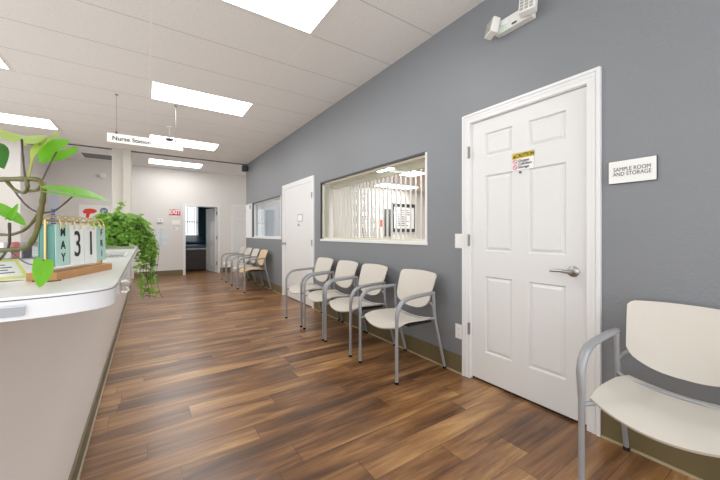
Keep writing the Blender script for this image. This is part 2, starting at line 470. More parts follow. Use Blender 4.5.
# office behind the big window
struct('wall_office_back', MB().box((2.45,7.0,0),(9,7.12,2.5)), M_white_wall)
struct('wall_office_front', MB().box((2.32,.9,0),(9,1.02,2.5)), M_white_wall)
struct('wall_office_right', MB().box((8.9,1.02,0),(9,7.0,2.5)), M_white_wall)
struct('ceiling_office', MB().box((2.32,.9,2.42),(9,7.0,2.5)), M_drywall)
# room behind the far window
struct('wall_records_side', MB().box((3.6,7.12,0),(3.7,8.5,2.5)), M_white_wall)

# exam room beyond the doorway
struct('wall_exam_left', MB().box((.2,YB+.12,0),(.3,13.2,H)), M_bluewall)
struct('wall_exam_right', MB().box((2.9,YB+.12,0),(3.0,13.2,H)), M_bluewall)
mb = MB()
for a, b, z0, z1 in ((.2,.4,0,H),(.4,1.60,0,.95),(.4,1.60,2.25,H),(1.60,3.0,0,H)): mb.box((a,13.0,z0),(b,13.12,z1))
struct('wall_exam_back', mb, M_bluewall)
struct('ceiling_exam', MB().box((.2,YB+.12,2.7),(3,13.2,2.8)), M_drywall)
w3 = root('window_3', (.4,13.0,.95), 0, 'structure')
obj('sash_frame', MB().box((0,.03,0),(.04,.08,1.3)).box((1.16,.03,0),(1.2,.08,1.3)).box((0,.03,0),(1.2,.08,.04)).box((0,.03,1.26),(1.2,.08,1.3)).box((0,.03,.63),(1.2,.08,.67)), M_trim, w3)
obj('pane', MB().box((.03,.052,.03),(1.17,.058,1.27)), M_glass, w3)
mb = MB()
for k in range(16):
    x = .03+.072*k
    mb.box((x,-.03,.02),(x+.032,-.028,1.25))
t = thing('vertical_blind', 'white vertical blind over the bright exam room window', 'blind', (.4,13.0,.95))
obj('slat_row', mb, M_blind, t); obj('headrail', MB().box((-.02,-.05,1.25),(1.22,-.001,1.30)), M_white, t)
# ------------------------------------------------------------------ curves through points
def smooth_path(pts, n=5):
    P = [Vector(p) for p in pts]; out = []
    for i in range(len(P)-1):
        a, b, c, d = P[max(i-1,0)], P[i], P[i+1], P[min(i+2,len(P)-1)]
        for k in range(n):
            u = k/n
            out.append(.5*((2*b)+(-a+c)*u+(2*a-5*b+4*c-d)*u*u+(-a+3*b-3*c+d)*u**3))
    out.append(P[-1]); return out
# ------------------------------------------------------------------ ceiling lights
def ceiling_light(x0, y0, label, w=1.20, d=.60, z=H, m=None):
    t = thing('ceiling_light', label, 'ceiling light', (x0+w/2, y0+d/2, z), 0, 'rectangular ceiling light panels')
    mb = MB(); a, b, f = w/2, d/2, .02
    mb.box((-a,-b,-.006),(a,-b+f,0)).box((-a,b-f,-.006),(a,b,0)).box((-a,-b+f,-.006),(-a+f,b-f,0)).box((a-f,-b+f,-.006),(a,b-f,0))
    obj('frame', mb, M_white, t)
    obj('diffuser', MB().box((-a+f,-b+f,-.004),(a-f,b-f,-.001)), m or M_light, t)
    return t
ceiling_light(.045, 2.06, 'rectangular light panel nearest the camera, cut off by the top edge of the photo')
ceiling_light(.045, 4.50, 'rectangular light panel over the right end of the hanging Nurse Station sign')
ceiling_light(.045, 6.94, 'rectangular light panel seen just behind the hanging sign, last one in the tiled ceiling')
ceiling_light(.045, 9.17, 'farthest light panel, set in the white ceiling in front of the back wall')
ceiling_light(-2.43, 4.47, 'light panel cut off by the upper left edge of the photo')
ceiling_light(-2.45, 6.94, 'long light panel at left, above the leaves of the vine plant')
ceiling_light(3.65, 4.7, 'light panel in the office seen through the big window, nearer one', z=2.42, m=M_light_office, w=1.2, d=.5)
ceiling_light(4.9, 6.25, 'light panel in the office seen through the big window, lower and farther one', z=2.42, m=M_light_office, w=1.2, d=.5)
ceiling_light(5.9, 3.2, 'light panel deep inside the office behind the big window', z=2.42, m=M_light_office, w=1.2, d=.5)

t = thing('ceiling_vent', 'dark slotted air vent in the white ceiling left of the column', 'vent', (-.93,9.6,H))
obj('frame', MB().box((-.30,-.33,-.008),(.30,-.30,0)).box((-.30,.30,-.008),(.30,.33,0)).box((-.30,-.30,-.008),(-.27,.30,0)).box((.27,-.30,-.008),(.30,.30,0)), M_white, t)
mb = MB()
for k in range(9): mb.box((-.27,-.29+.065*k,-.008),(.27,-.25+.065*k,-.001))
obj('louver', mb, mat('vent_grey', rgb(120,122,128), .6), t)

t = thing('sprinkler_head', 'small dark cone shaped sprinkler head hanging from the ceiling behind the hanging sign', 'sprinkler', (.33,6.3,H))
obj('escutcheon', MB().lathe([(.05,0),(.05,-.008),(.03,-.014)], (0,0,0), 20), M_white, t)
obj('drop_pipe', MB().tube([(0,0,-.01),(0,0,-.20)], .007), M_white, t)
obj('deflector', MB().lathe([(.072,-.20),(.070,-.212),(.022,-.252),(.010,-.27)], (0,0,0), 20), M_dark, t, smooth=True)

# hanging sign
t = thing('hanging_sign', 'long white hanging sign reading Nurse Station', 'sign', (.012,5.2,2.40))
obj('sign_board', MB().box((-.427,-.010,-.058),(.427,.010,.058)), M_white, t, bevel=.003)
text('lettering', 'Nurse Station', .074, (-.375,-.0108,-.004), FRONT, M_black, t, align='LEFT', bold=.0012)
for x, s in ((-.33,1),(.335,1)):
    cb = obj('hanging_cable', MB().tube([(x,0,.058),(x,0,.5685)], .0022, 6), M_chrome, t)
    obj('cable_clip', MB().lathe([(.014,.058),(.010,.085),(.004,.092)], (x,0,0), 12), M_dark, cb)
    obj('ceiling_clip', MB().lathe([(.012,.55),(.02,.562),(.02,.569)], (x,0,0), 12), M_chrome, cb)

# ------------------------------------------------------------------ chairs
def foot(p, parent): obj('rubber_foot', MB().lathe([(.016,0),(.0165,.014),(.0145,.018)], p, 14), M_black, parent)
def make_chair(label, group, m):
    """faces -x; origin on the floor"""
    t = thing('armchair', label, 'chair', (0,0,0), 0, group)
    def seat(u, v):
        w = 2*v-1
        xf = -.235 - .050*(1-w*w)
        x = xf + (.155-xf)*u
        front = max(0, 1-u/.38)
        z = .448 - .012*(1-w*w)*(1-front) - .060*front**2*(1-.45*w*w) + .012*w*w - .018*u
        return (x, .232*w*(1-.10*max(0,u-.75)/.25), z)
    obj('seat', MB().shell(seat, 16, 18, .012), m, t, smooth=True)
    def back(u, v):
        w = 2*v-1
        zb = .505 + .070*abs(w)**2.6 + .022*max(0,(abs(w)-.86)/.14)**2; zt = .826 - .010*w*w - .020*max(0,(abs(w)-.86)/.14)**2.2
        z = zb + (zt-zb)*u
        k = (z-.50)/.33
        x = .105 + .075*k + .030*k*k + .028*(1-w*w)
        return (x, w*(.205+.024*k), z)
    obj('backrest', MB().shell(back, 12, 32, .011), m, t, smooth=True)
    for s in (-1,1):
        y = .252*s
        f = obj('leg', MB().tube([(-.268,y,.016),(-.268,y,.435)], .0135, 12), M_metal, t, smooth=True); f['label'] = 'straight front leg'
        foot((-.268,y,0), f)
        q = .257*s; arm = [(-.268,y,.430),(-.268,y*1.01,.50),(-.265,q,.545),(-.252,q,.585),(-.228,q,.617),(-.19,q,.640),(-.14,q,.652),(-.05,q,.658),(.06,y*1.01,.663),(.135,y,.664),(.150,y,.660)]
        obj('armrest', MB().tube(arm, [.0145,.017,.0185,.0195,.020,.020,.0195,.019,.0185,.017,.010], 14, flat=.85, up=(0,1,0)), M_metal, t, smooth=True)
        g = obj('leg', MB().tube([(.135,y,.655),(.140,y,.60),(.146,y,.50),(.160,y,.42),(.215,y,.22),(.272,y,.016)], .0125, 12), M_metal, t, smooth=True); g['label'] = 'slanted rear leg rising to the armrest'
        foot((.272,y,0), g)
        obj('backrest_bracket', MB().tube([(.146,y*.985,.52),(.150,y*.93,.545),(.150,y*.80,.575)], .009, 8), M_metal, t, smooth=True)
    obj('cross_bar', MB().tube([(-.268,-.252,.405),(-.215,-.20,.418),(-.16,-.12,.424),(-.16,.12,.424),(-.215,.20,.418),(-.268,.252,.405)], .010, 10), M_metal, t, smooth=True)
    obj('cross_bar', MB().tube([(.152,-.252,.448),(.10,-.19,.432),(.10,.19,.432),(.152,.252,.448)], .010, 10), M_metal, t, smooth=True)
    for a in (-.225,.16): obj('seat_bracket', MB().box((-.12,a,.412),(.14,a+.065,.428)), M_black, t)
    return t
G1 = 'beige armchairs along the grey wall'
c0 = make_chair('beige armchair standing beside the white six-panel door, near end of the middle row', G1, M_plastic)
CX = 1.876
c0.location = (CX, 2.148, 0)
for y, l in ((2.818,'beige armchair under the big window, second from the near end of the middle row'),
             (3.375,'beige armchair under the far end of the big window, third from the near end'),
             (3.975,'beige armchair in front of the flush white door, far end of the middle row'),
             (.382,'beige armchair at the right edge of the photo, below the sample room sign')):
    dup(c0, (CX, y, 0), l)
G2 = 'armchairs in the far row'
f0 = make_chair('tan armchair at the near end of the far row, beyond the flush white door', G2, M_tan)
f0.location = (CX, 6.745, 0)
for ch in c0.children: pass
for y, l in ((7.33,'pale armchair second from the near end of the far row'),(7.92,'pale armchair third from the near end of the far row'),(8.50,'pale armchair at the far end of the far row, by the wall corner')):
    d = dup(c0, (CX, y, 0), l); d['group'] = G2

# ------------------------------------------------------------------ things on the right wall (local x right, y into wall)
def on_wall(name, label, cat, y, z, x=WX): return thing(name, label, cat, (x, y, z), WR)
t = on_wall('wall_sign', 'white sign with dark edges reading SAMPLE ROOM AND STORAGE, right of the panelled door', 'sign', .618, 1.501)
obj('sign_plate', MB().box((-.101,-.013,-.061),(.101,-.010,.061)), M_white, t)
obj('backing', MB().box((-.102,-.010,-.063),(.102,0,.063)), M_black, t)
text('lettering', 'SAMPLE ROOM\nAND STORAGE', .030, (0,-.0135,.0), FRONT, mat('sign_lettering', rgb(70,72,78), .6), t, sx=.80, line=.86)

t = on_wall('caution_sign', 'small yellow and white caution sticker on the panelled door', 'sign', 1.228, 1.672, WX+.012)
obj('sticker', MB().box((-.077,-.0016,-.061),(.077,-.0004,.061)), M_paper, t)
obj('sticker_edge', MB().box((-.080,-.0012,-.064),(.080,-.0002,.064)), mat('sticker_grey', rgb(186,188,196), .5), t)
obj('header_band', MB().box((-.077,-.0022,.020),(.077,-.0015,.061)), M_yellow, t)
text('header_lettering', 'CAUTION', .036, (.014,-.0024,.040), FRONT, M_black, t, sx=.84, bold=.0012)
mb = MB()
A = [mb.bm.verts.new(p) for p in ((-.073,-.0026,.027),(-.051,-.0026,.027),(-.062,-.0026,.053))]; mb.bm.faces.new(A)
obj('warning_triangle', mb, M_ink, t)
for z in (.002,-.038):
    mb = MB(); pts = [(-.055+.015*math.cos(a*PI/10),-.0026,z+.015*math.sin(a*PI/10)) for a in range(21)]
    mb.tube(pts, .0022, 6, cap=False); mb.tube([(-.065,-.0026,z+.010),(-.045,-.0026,z-.010)], .002, 6)
    obj('prohibition_mark', mb, M_red, t)
text('lettering', 'Oxygen\nCylinders\nStorage', .025, (-.032,-.0024,-.019), FRONT, M_black, t, align='LEFT', line=.9, bold=.0005)

t = on_wall('door_peg', 'tiny dark peg below the caution sticker on the panelled door', 'peg', 1.245, 1.595, WX+.012)
obj('peg_body', MB().lathe([(.009,0),(.008,-.008),(.004,-.014)], (0,0,0), 12, 'y'), M_dark, t)
t2 = MB().tube([(.0,-.012,0),(.012,-.014,-.004)], .003, 6); obj('hook', t2, M_chrome, t)

t = on_wall('light_switch', 'white light switch plate left of the panelled door frame', 'light switch', 1.768, 1.102)
obj('plate', MB().box((-.037,-.006,-.060),(.037,0,.060)), M_white, t, bevel=.002)
obj('rocker', MB().box((-.016,-.010,-.032),(.016,-.005,.032)), M_paper, t, bevel=.002)
t = on_wall('wall_outlet', 'white double power outlet low on the grey wall left of the panelled door', 'outlet', 1.765, .345)
obj('plate', MB().box((-.037,-.006,-.060),(.037,0,.060)), M_white, t, bevel=.002)
for z in (-.024,.024):
    s = obj('socket', MB().lathe([(.017,-.005),(.017,-.0075),(.015,-.008)], (0,0,z), 16, 'y'), M_paper, t)
    obj('slot', MB().box((-.007,-.0086,z-.002),(-.005,-.0078,z+.008)).box((.005,-.0086,z-.002),(.007,-.0078,z+.007)).box((-.002,-.0086,z-.011),(.002,-.0078,z-.007)), M_ink, s)

# emergency light
t = on_wall('emergency_light', 'white emergency light with two lamp heads high on the grey wall above the panelled door', 'emergency light', 1.264, 2.652)
obj('housing', MB().box((-.135,-.060,-.045),(.135,0,.045)), M_white, t, bevel=.008)
obj('label_plate', MB().box((-.085,-.0665,-.005),(-.02,-.0645,.028)), M_paper, t)
obj('test_window', MB().box((.0,-.0665,-.036),(.035,-.0645,-.024)), M_dark, t)
obj('status_lamp', MB().lathe([(.006,-.0645),(.005,-.069)], (-.045,0,-.033), 10, 'y'), mat('green_lamp', rgb(60,210,130), .3, emit=1.0), t)
for s in (-1,1):
    mb = MB()
    q = Matrix.Translation((.128 if s > 0 else -.132,-.088,.012 if s > 0 else .0)) @ Matrix.Rotation(math.radians(14 if s > 0 else -28),4,'Z') @ Matrix.Rotation(math.radians(-14),4,'X')
    bm0 = MB().box((-.052,-.030,-.056),(.052,.026,.056)); bmesh.ops.transform(bm0.bm, matrix=q, verts=bm0.bm.verts)
    hd = obj('lamp_head', bm0, M_white, t, bevel=.008)
    mb = MB()
    for i in range(3):
        for k in range(4):
            mb.box((-.042+.029*i,-.0325,-.047+.025*k),(-.020+.029*i,-.0295,-.029+.025*k))
    bmesh.ops.transform(mb.bm, matrix=q, verts=mb.bm.verts)
    obj('reflector_grid', mb, mat('lens_grey', rgb(176,174,168), .3), hd)
    obj('swivel_neck', MB().tube([(s*.11,-.03,.005),(s*.145,-.052,.01)], .016, 10), M_white, hd)

t = on_wall('wall_speaker', 'dark grey box speaker high in the far end of the grey wall under the ceiling', 'speaker', 8.45, 2.835)
obj('cabinet', MB().box((-.07,-.14,-.075),(.07,-.02,.075)), M_dark, t, bevel=.01)
obj('bracket', MB().box((-.03,-.021,-.03),(.03,0,.03)), M_black, t)
obj('grille', MB().box((-.058,-.143,-.062),(.058,-.139,.062)), M_bronze_shade, t)

t = on_wall('door_plaque', 'small framed room plaque on the wide flush white door', 'plaque', 5.08, 1.432, WX-.004)
obj('plate', MB().box((-.105,-.006,-.068),(.105,0,.068)), mat('plaque_frame', rgb(190,192,194), .5), t)
obj('insert', MB().box((-.085,-.0075,-.046),(.085,-.0055,.046)), M_paper, t)
t = on_wall('door_latch_plate', 'tiny grey catch below the plaque on the wide flush white door', 'latch', 5.14, 1.315, WX-.004)
obj('catch_plate', MB().box((-.045,-.004,-.024),(.045,0,.024)), mat('catch_grey', rgb(200,200,200), .5), t)
obj('catch_slot', MB().box((-.03,-.006,-.012),(.02,-.0035,.008)), M_inkgrey, t)

t = on_wall('notice_board', 'narrow white notice board at the far end of the grey wall beside the far window', 'notice board', 8.335, 1.49)
obj('board', MB().box((-.26,-.012,-.425),(.255,0,.425)), M_paper, t)
obj('rail', MB().box((-.26,-.018,-.425),(.255,-.012,-.405)).box((-.26,-.018,.405),(.255,-.012,.425)), M_white, t)
obj('clip', MB().box((.14,-.024,.30),(.18,-.012,.40)), M_inkgrey, t)

# vertical blind in the big window
t = thing('vertical_blind', 'white vertical blind hanging inside the big office window', 'blind', (2.385,W1[1],W1[2]), WR)
obj('headrail', MB().box((.01,-.03,.765),(W1[1]-W1[0]-.01,.03,.828)), M_valance, t)
mb = MB(); n = 27; ph = math.radians(34)
for k in range(n):
    x = .05 + (W1[1]-W1[0]-.08)*k/(n-1)
    a = Vector((-math.sin(ph), math.cos(ph), 0))*.040; b = Vector((math.cos(ph), math.sin(ph), 0))*.0008
    o = Vector((x,0,0))
    V = [mb.bm.verts.new(p) for z in (.03,.77) for p in (o-a-b+Vector((0,0,z)), o-a+b+Vector((0,0,z)), o+a+b+Vector((0,0,z)), o+a-b+Vector((0,0,z)))]
    for f in ((0,3,2,1),(4,5,6,7),(0,1,5,4),(1,2,6,5),(2,3,7,6),(3,0,4,7)): mb.bm.faces.new([V[i] for i in f])
obj('slat_row', mb, M_blind, t)
# closed pale blind behind the far window
t = thing('window_shade', 'closed pale grey shade behind the far window', 'window shade', (WX+.13,W2[1],W2[2]), WR)
obj('shade_cloth', MB().box((.25,-.004,.03),(1.62,.0,.74)), mat('pale_blue_grey_shade', rgb(196,202,212), .6), t)
obj('shade_border', MB().box((.02,.001,.02),(1.94,.006,.80)), mat('pale_shade_border', rgb(226,228,228), .6), t)
obj('bottom_bar', MB().box((.25,-.008,.02),(1.62,-.004,.04)), M_white, t)

# office contents seen through the blind
def lines(mb, x0, x1, z0, z1, y, n):
    for k in range(n):
        z = z1 - (z1-z0)*(k+.5)/n; h = (z1-z0)/n*.28
        mb.box((x0,y-.001,z-h),(x0+(x1-x0)*random.uniform(.6,1),y,z+h))
t = thing('bulletin_board', 'large bulletin board crowded with printed notices on the office wall behind the blind', 'bulletin board', (4.83,7.0,1.6))
obj('board', MB().box((-.42,-.02,-.56),(.40,-.001,.72)), mat('board_cork', rgb(206,204,200), .8), t)
for i in range(3):
    for k in range(4):
        x0 = -.40+.27*i; z0 = -.52+.31*k
        s = obj('notice_sheet', MB().box((x0,-.022,z0),(x0+.24,-.0202,z0+.28)), M_paper, t)
        mb = MB(); lines(mb, x0+.02, x0+.22, z0+.03, z0+.25, -.0222, 6)
        obj('printed_lines', mb, M_ink, s)
t = thing('wall_notice', 'red edged notice on the office wall right of the bulletin board', 'notice', (5.36,7.0,1.5))
obj('sheet', MB().box((-.10,-.008,-.20),(.10,0,.22)), M_paper, t)
obj('red_block', MB().box((-.08,-.010,-.14),(.08,-.0078,.06)), mat('notice_red', rgb(225,50,35), .5), t)
for x, l in ((5.50,'left dark narrow locker panel hung on the office wall'),(5.66,'right dark narrow locker panel hung on the office wall')):
    t = thing('coat', l.replace('locker panel','coat'), 'coat', (x,7.0,1.52))
    obj('coat_body', MB().prism([(-.055,-.05),(.055,-.05),(.065,0),(-.065,0)], -.42, .34), mat('dark_cloth', rgb(52,56,62), .9), t, bevel=.02)
    obj('hook', MB().tube([(0,0,.36),(0,-.03,.36),(0,-.03,.335)], .006, 6), M_chrome, t)
t = thing('framed_poster', 'black framed poster with white mat on the office wall behind the blind', 'framed poster', (6.21,7.0,1.625))
obj('frame', MB().box((-.48,-.03,-.405),(-.39,0,.405)).box((.39,-.03,-.405),(.48,0,.405)).box((-.39,-.03,-.405),(.39,0,-.31)).box((-.39,-.03,.31),(.39,0,.405)), M_ink, t)
obj('print', MB().box((-.39,-.012,-.31),(.39,-.001,.31)), M_paper, t)
mb = MB(); lines(mb, -.25, .25, -.25, .25, -.0125, 8); obj('printed_lines', mb, M_inkgrey, t)

# ------------------------------------------------------------------ things on the back wall
def on_back(name, label, cat, x, z): return thing(name, label, cat, (x, YB, z))
t = on_back('exit_sign', 'red and white EXIT sign left of the far doorway', 'sign', .667, 1.765)
obj('sign_plate', MB().box((-.137,-.012,-.085),(.137,0,.085)), M_red, t)
text('lettering', 'EXIT', .165, (0.0,-.0125,.004), FRONT, M_paper, t, sx=.80, bold=.006)
obj('lower_strip', MB().box((-.075,-.013,-.125),(.075,0,-.092)), M_white, t)
t = on_back('room_plaque', 'white room plaque below the EXIT sign', 'plaque', .70, 1.48)
obj('plate', MB().box((-.098,-.010,-.066),(.098,0,.066)), M_white, t)
obj('dark_edge', MB().box((-.09,-.010,-.074),(.09,0,-.066)), M_inkgrey, t)
t = on_back('wall_switch', 'tiny white switch below the room plaque by the far doorway', 'switch', .69, 1.31)
obj('plate', MB().box((-.06,-.008,-.028),(.06,0,.028)), M_white, t)
obj('toggle', MB().box((-.05,-.014,-.015),(-.02,-.0075,.012)), M_inkgrey, t)
t = on_back('thermostat', 'small white thermostat on the back wall left of the EXIT sign', 'thermostat', .317, 1.515)
obj('housing', MB().box((-.07,-.028,-.045),(.07,0,.055)), M_white, t, bevel=.006)
obj('dial', MB().lathe([(.012,-.028),(.010,-.034)], (.015,0,.02), 12, 'y'), M_ink, t)
obj('base_lip', MB().box((-.06,-.02,-.058),(.06,0,-.046)), M_inkgrey, t)
t = on_back('posted_sheet', 'upper white sheet in a clear sleeve on the back wall below the thermostat', 'sheet', .365, 1.135)
obj('sheet', MB().box((-.14,-.004,-.13),(.14,0,.16)), M_paper, t)
obj('clear_sleeve', MB().box((-.145,-.007,-.135),(.145,-.005,.165)), M_clear, t)
t = on_back('posted_sheet', 'lower white sheet in a clear sleeve on the back wall, half beside the trailing plant', 'sheet', .365, .91)
obj('sheet', MB().box((-.14,-.004,-.06),(.14,0,.08)), M_paper, t)
obj('clear_sleeve', MB().box((-.145,-.007,-.065),(.145,-.005,.085)), M_clear, t)
t = on_back('wall_siren', 'small round white alarm on the back wall left of the column', 'alarm', -.90, 2.62)
obj('base', MB().lathe([(.075,0),(.075,-.02),(.06,-.03)], (0,0,0), 24, 'y'), M_white, t, smooth=True)
obj('horn', MB().lathe([(.035,-.03),(.055,-.09),(.05,-.10),(.02,-.10)], (0,0,0), 20, 'y'), M_white, t, smooth=True)
obj('mount', MB().box((-.14,-.05,-.03),(-.06,0,.02)), mat('alarm_grey', rgb(190,188,184), .5), t)
t = on_back('wall_poster', 'white poster with a red fish shape and a round blue emblem, left of the column', 'poster', -1.07, 1.60)
obj('sheet', MB().box((-.29,-.012,-.33),(.30,0,.28)), M_paper, t)
mb = MB()
P = [(-.22,.12),(-.17,.18),(-.06,.19),(.02,.17),(.06,.12),(0,.08),(-.08,.06),(-.10,-.02),(-.14,-.08),(-.16,0),(-.15,.07),(-.20,.06)]
V = [mb.bm.verts.new((x,-.0135,z)) for x, z in P]; mb.bm.faces.new(V)
obj('red_shape', mb, mat('poster_red', rgb(226,66,40), .6), t)
mb = MB().lathe([(.08,-.0125),(.08,-.0135)], (.19,0,.14), 24, 'y'); ro = obj('round_emblem', mb, mat('emblem_blue', rgb(96,116,150), .6), t)
obj('emblem_center', MB().lathe([(.035,-.0136),(.035,-.0142)], (.175,0,.14), 16, 'y').lathe([(.025,-.0136),(.025,-.0142)], (.215,0,.15), 16, 'y'), mat('emblem_grey', rgb(190,196,206), .6), ro)
t = on_back('wall_banner', 'narrow pale blue vertical poster on the back wall behind the vine', 'poster', -2.147+.25, 1.71)
t.location = (-1.80,YB,1.71) 
obj('sheet', MB().box((-.085,-.008,-.46),(.085,0,.46)), mat('pale_lavender', rgb(206,214,232), .6), t)
mb = MB(); lines(mb, -.06, .06, -.38, .05, -.0085, 8); obj('printed_lines', mb, mat('blue_ink', rgb(90,110,160), .6), t)

# exam table and step
t = thing('exam_table', 'dark brown exam table with navy cushions inside the far room', 'exam table', (1.36,12.05,0))
obj('cabinet_base', MB().box((-.40,-.80,.03),(.34,.80,.70)), M_brown, t, bevel=.01)
for z0, z1 in ((.08,.26),(.28,.46),(.48,.66)):
    dr = obj('drawer', MB().box((-.36,-.815,z0),(.30,-.80,z1)), M_brown, t, bevel=.004)
    obj('drawer_pull', MB().box((-.12,-.825,z1-.03),(.06,-.815,z1-.02)), M_dark, dr)
obj('paper_roll_bar', MB().tube([(-.32,-.83,.69),(.28,-.83,.69)], .018, 10), M_white, t)
obj('seat_cushion', MB().box((-.42,-.82,.70),(.36,.30,.80)), M_blue, t, bevel=.03)
b = MB().box((-.42,0,0),(.36,.75,.10)); bmesh.ops.transform(b.bm, matrix=Matrix.Translation((0,.18,.80)) @ Matrix.Rotation(math.radians(18),4,'X'), verts=b.bm.verts)
obj('raised_backrest', b, M_blue, t, bevel=.03)

# ------------------------------------------------------------------ reception counter
CT = 1.07; TH = .0335
def outline(off=0):
    key = [(-.30,.648),(-.22,.6485),(-.17,.651),(-.13,.656),(-.10,.6635),(-.075,.675),(-.058,.690),(-.0485,.709),(-.0455,.732),(-.045,.76)]
    pts = [(p.x, p.y) for p in smooth_path([(x,y,0) for x,y in key], 5)]
    return [(-.80,3.15),(-.80,.655)] + pts + [(-.047,1.2),(-.052,3.15)]
t = thing('reception_counter', 'long white reception counter with rounded end along the left', 'counter', (0,0,0))
ct = obj('countertop', MB().prism(outline(), CT-.004, CT), M_lam, t, smooth=True)
obj('edge_band', MB().prism(outline(), CT-TH, CT-.0055), M_band, ct, smooth=True)
obj('edge_seam', MB().prism([(x+.0004,y-.0004) for x,y in outline()], CT-.0056, CT-.0039), M_line, ct)
obj('front_panel', MB().box((-.34,.82,.0),(-.28,3.15,CT-TH)).box((-.80,.82,0),(-.34,.88,CT-TH)), M_panel, t)
obj('low_front_panel', MB().box((-.34,3.15,0),(-.28,8.38,.73)), M_panel, t)
obj('low_worktop', MB().box((-1.0,3.152,.73),(-.275,8.38,.76)), M_lam, t)
obj('toe_kick', MB().box((-.28,.82,0),(-.268,8.38,.10)), mat('dark_taupe_kick', rgb(120,108,84), .5), t)
obj('kick_line', MB().box((-.268,.82,0),(-.262,8.38,.014)), mat('kick_pale', rgb(186,178,160), .5), t)
t = thing('grey_patch', 'flat grey patch on the front edge of the counter', 'tape', (-.19,.6484,CT-.020))  # plain grey patch on the counter's front edge, with a paler strip
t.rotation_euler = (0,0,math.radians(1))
obj('patch', MB().prism([(-.06,-.008),(.045,-.007),(.046,.006),(-.06,.007)], -.0004, .0004), mat('patch_grey', rgb(160,163,166), .3), t).rotation_euler = (PI/2,0,0)
obj('edge_strip', MB().box((-.06,-.0008,.006),(.045,-.0004,.008)), mat('patch_edge', rgb(206,208,210), .3), t)
t = thing('edge_clip', 'small clear plastic clip on the side edge of the counter', 'clip', (-.0445,.83,CT-.018))
obj('clip_body', MB().tube([(.002,-.012,.010),(.010,-.012,.012),(.014,-.004,.008),(.014,.010,.004),(.008,.016,.004)], .0022, 8), M_white, t)
obj('clip_arm', MB().tube([(.002,-.012,-.010),(.010,-.010,-.012),(.014,.004,-.010),(.010,.016,-.006)], .002, 8), M_white, t)
obj('clip_base', MB().box((0,-.016,-.013),(.002,.008,.013)), M_clear, t)

# ---- flip calendar
t = thing('flip_calendar', 'desktop flip calendar showing MAY 31 FRI on a wooden base', 'calendar', (-.143,.841,CT), math.radians(70.2))
obj('wood_base', MB().box((0,0,.0),(.210,.050,.0155)), M_wood, t, bevel=.0015)
for x in (.006,.197):
    obj('brass_post', MB().tube([(x,.0225,.015),(x,.0225,.116)], .0022, 8), M_gold, t, smooth=True)
obj('brass_rod', MB().tube([(.004,.0225,.117),(.199,.0225,.117)], .0018, 8), M_gold, t)
obj('post_block', MB().box((.193,.018,.0155),(.201,.027,.030)), M_gold, t)
def card(x0, x1, m, name, txts, back=M_teal):
    for k, (y0, y1) in enumerate(((.007,.0085),(.0355,.037))):
        b0 = .0
        bm0 = MB()
        yt = .0085 if k == 0 else .0345
        V = [bm0.bm.verts.new(p) for p in ((x0,y0,.026),(x1,y0,.026),(x1,yt,.109),(x0,yt,.109),(x0,y1,.026),(x1,y1,.026),(x1,yt+.0015,.109),(x0,yt+.0015,.109))]
        for f in ((0,1,2,3),(7,6,5,4),(0,4,5,1),(1,5,6,2),(2,6,7,3),(3,7,4,0)): bm0.bm.faces.new([V[i] for i in f])
        o = obj(name, bm0, m if k == 0 else back, t)
        if k == 0:
            for s, z, size, sx in txts:
                yy = .007 + .0015*(z-.026)/.083 - .0005
                text('lettering', s, size, ((x0+x1)/2, yy, z), (PI/2-.018,0,0), M_ink, o, sx=sx, bold=.0004, depth=.0002)
    for xr in ((x0*.72+x1*.28),(x0*.28+x1*.72)):
        pts = [(xr,.0225+.0165*math.cos(a),.107+.021*math.sin(a)) for a in [(-.35+ (PI+.7)*i/14) for i in range(15)]]
        obj('ring', MB().tube(pts, .0011, 6), M_gold, t, smooth=True)
M_mintcard = M_mint; M_whitecard = mat('white_card', rgb(232,234,232), .6)
card(.010,.052, M_mintcard, 'month_card', [('M',.093,.024,.85),('A',.067,.024,.9),('Y',.042,.024,.9)])
card(.055,.102, M_whitecard, 'digit_card', [('3',.066,.078,.72)])
card(.105,.153, M_whitecard, 'digit_card', [('1',.066,.078,.80)])
card(.156,.193, M_mintcard, 'day_card', [('F',.093,.022,.85),('R',.067,.022,.85),('I',.042,.022,.85)])
# teal easel block between the cards
bm0 = MB(); V = [bm0.bm.verts.new(p) for p in ((.010,.0095,.026),(.010,.0345,.026),(.010,.0335,.107),(.010,.0105,.107),(.013,.0095,.026),(.013,.0345,.026),(.013,.0335,.107),(.013,.0105,.107))]
for f in ((0,3,2,1),(4,5,6,7),(0,1,5,4),(1,2,6,5),(2,3,7,6),(3,0,4,7)): bm0.bm.faces.new([V[i] for i in f])
obj('easel_side', bm0, M_teal, t)

# ---- small things on the counter
t = thing('acrylic_card', 'clear card holder with yellow border leaning at the left edge of the counter', 'card holder', (-.252,.915,CT), math.radians(33))
q = Matrix.Rotation(math.radians(-52),4,'X')
def tilt(mb): bmesh.ops.transform(mb.bm, matrix=q, verts=mb.bm.verts); return mb
obj('card', tilt(MB().box((-.05,.0,.006),(.05,.0012,.052))), M_paper, t)
obj('yellow_border', tilt(MB().box((-.056,-.0006,.0),(.056,.0018,.006)).box((-.056,-.0006,.052),(.056,.0018,.058)).box((.05,-.0006,.006),(.056,.0018,.052)).box((-.056,-.0006,.006),(-.05,.0018,.052))), mat('lemon_border', rgb(222,224,120), .4), t)
mb = MB()
for k in range(4): mb.box((-.01,-.0006,.016+.008*k),(.04-.008*(k%2),-.0001,.0185+.008*k))
mb.box((-.042,-.0006,.016),(-.02,-.0001,.040)); obj('printed_lines', tilt(mb), M_inkgrey, t)
obj('easel_foot', MB().box((-.04,.004,.0),(.04,.045,.002)), M_clear, t)

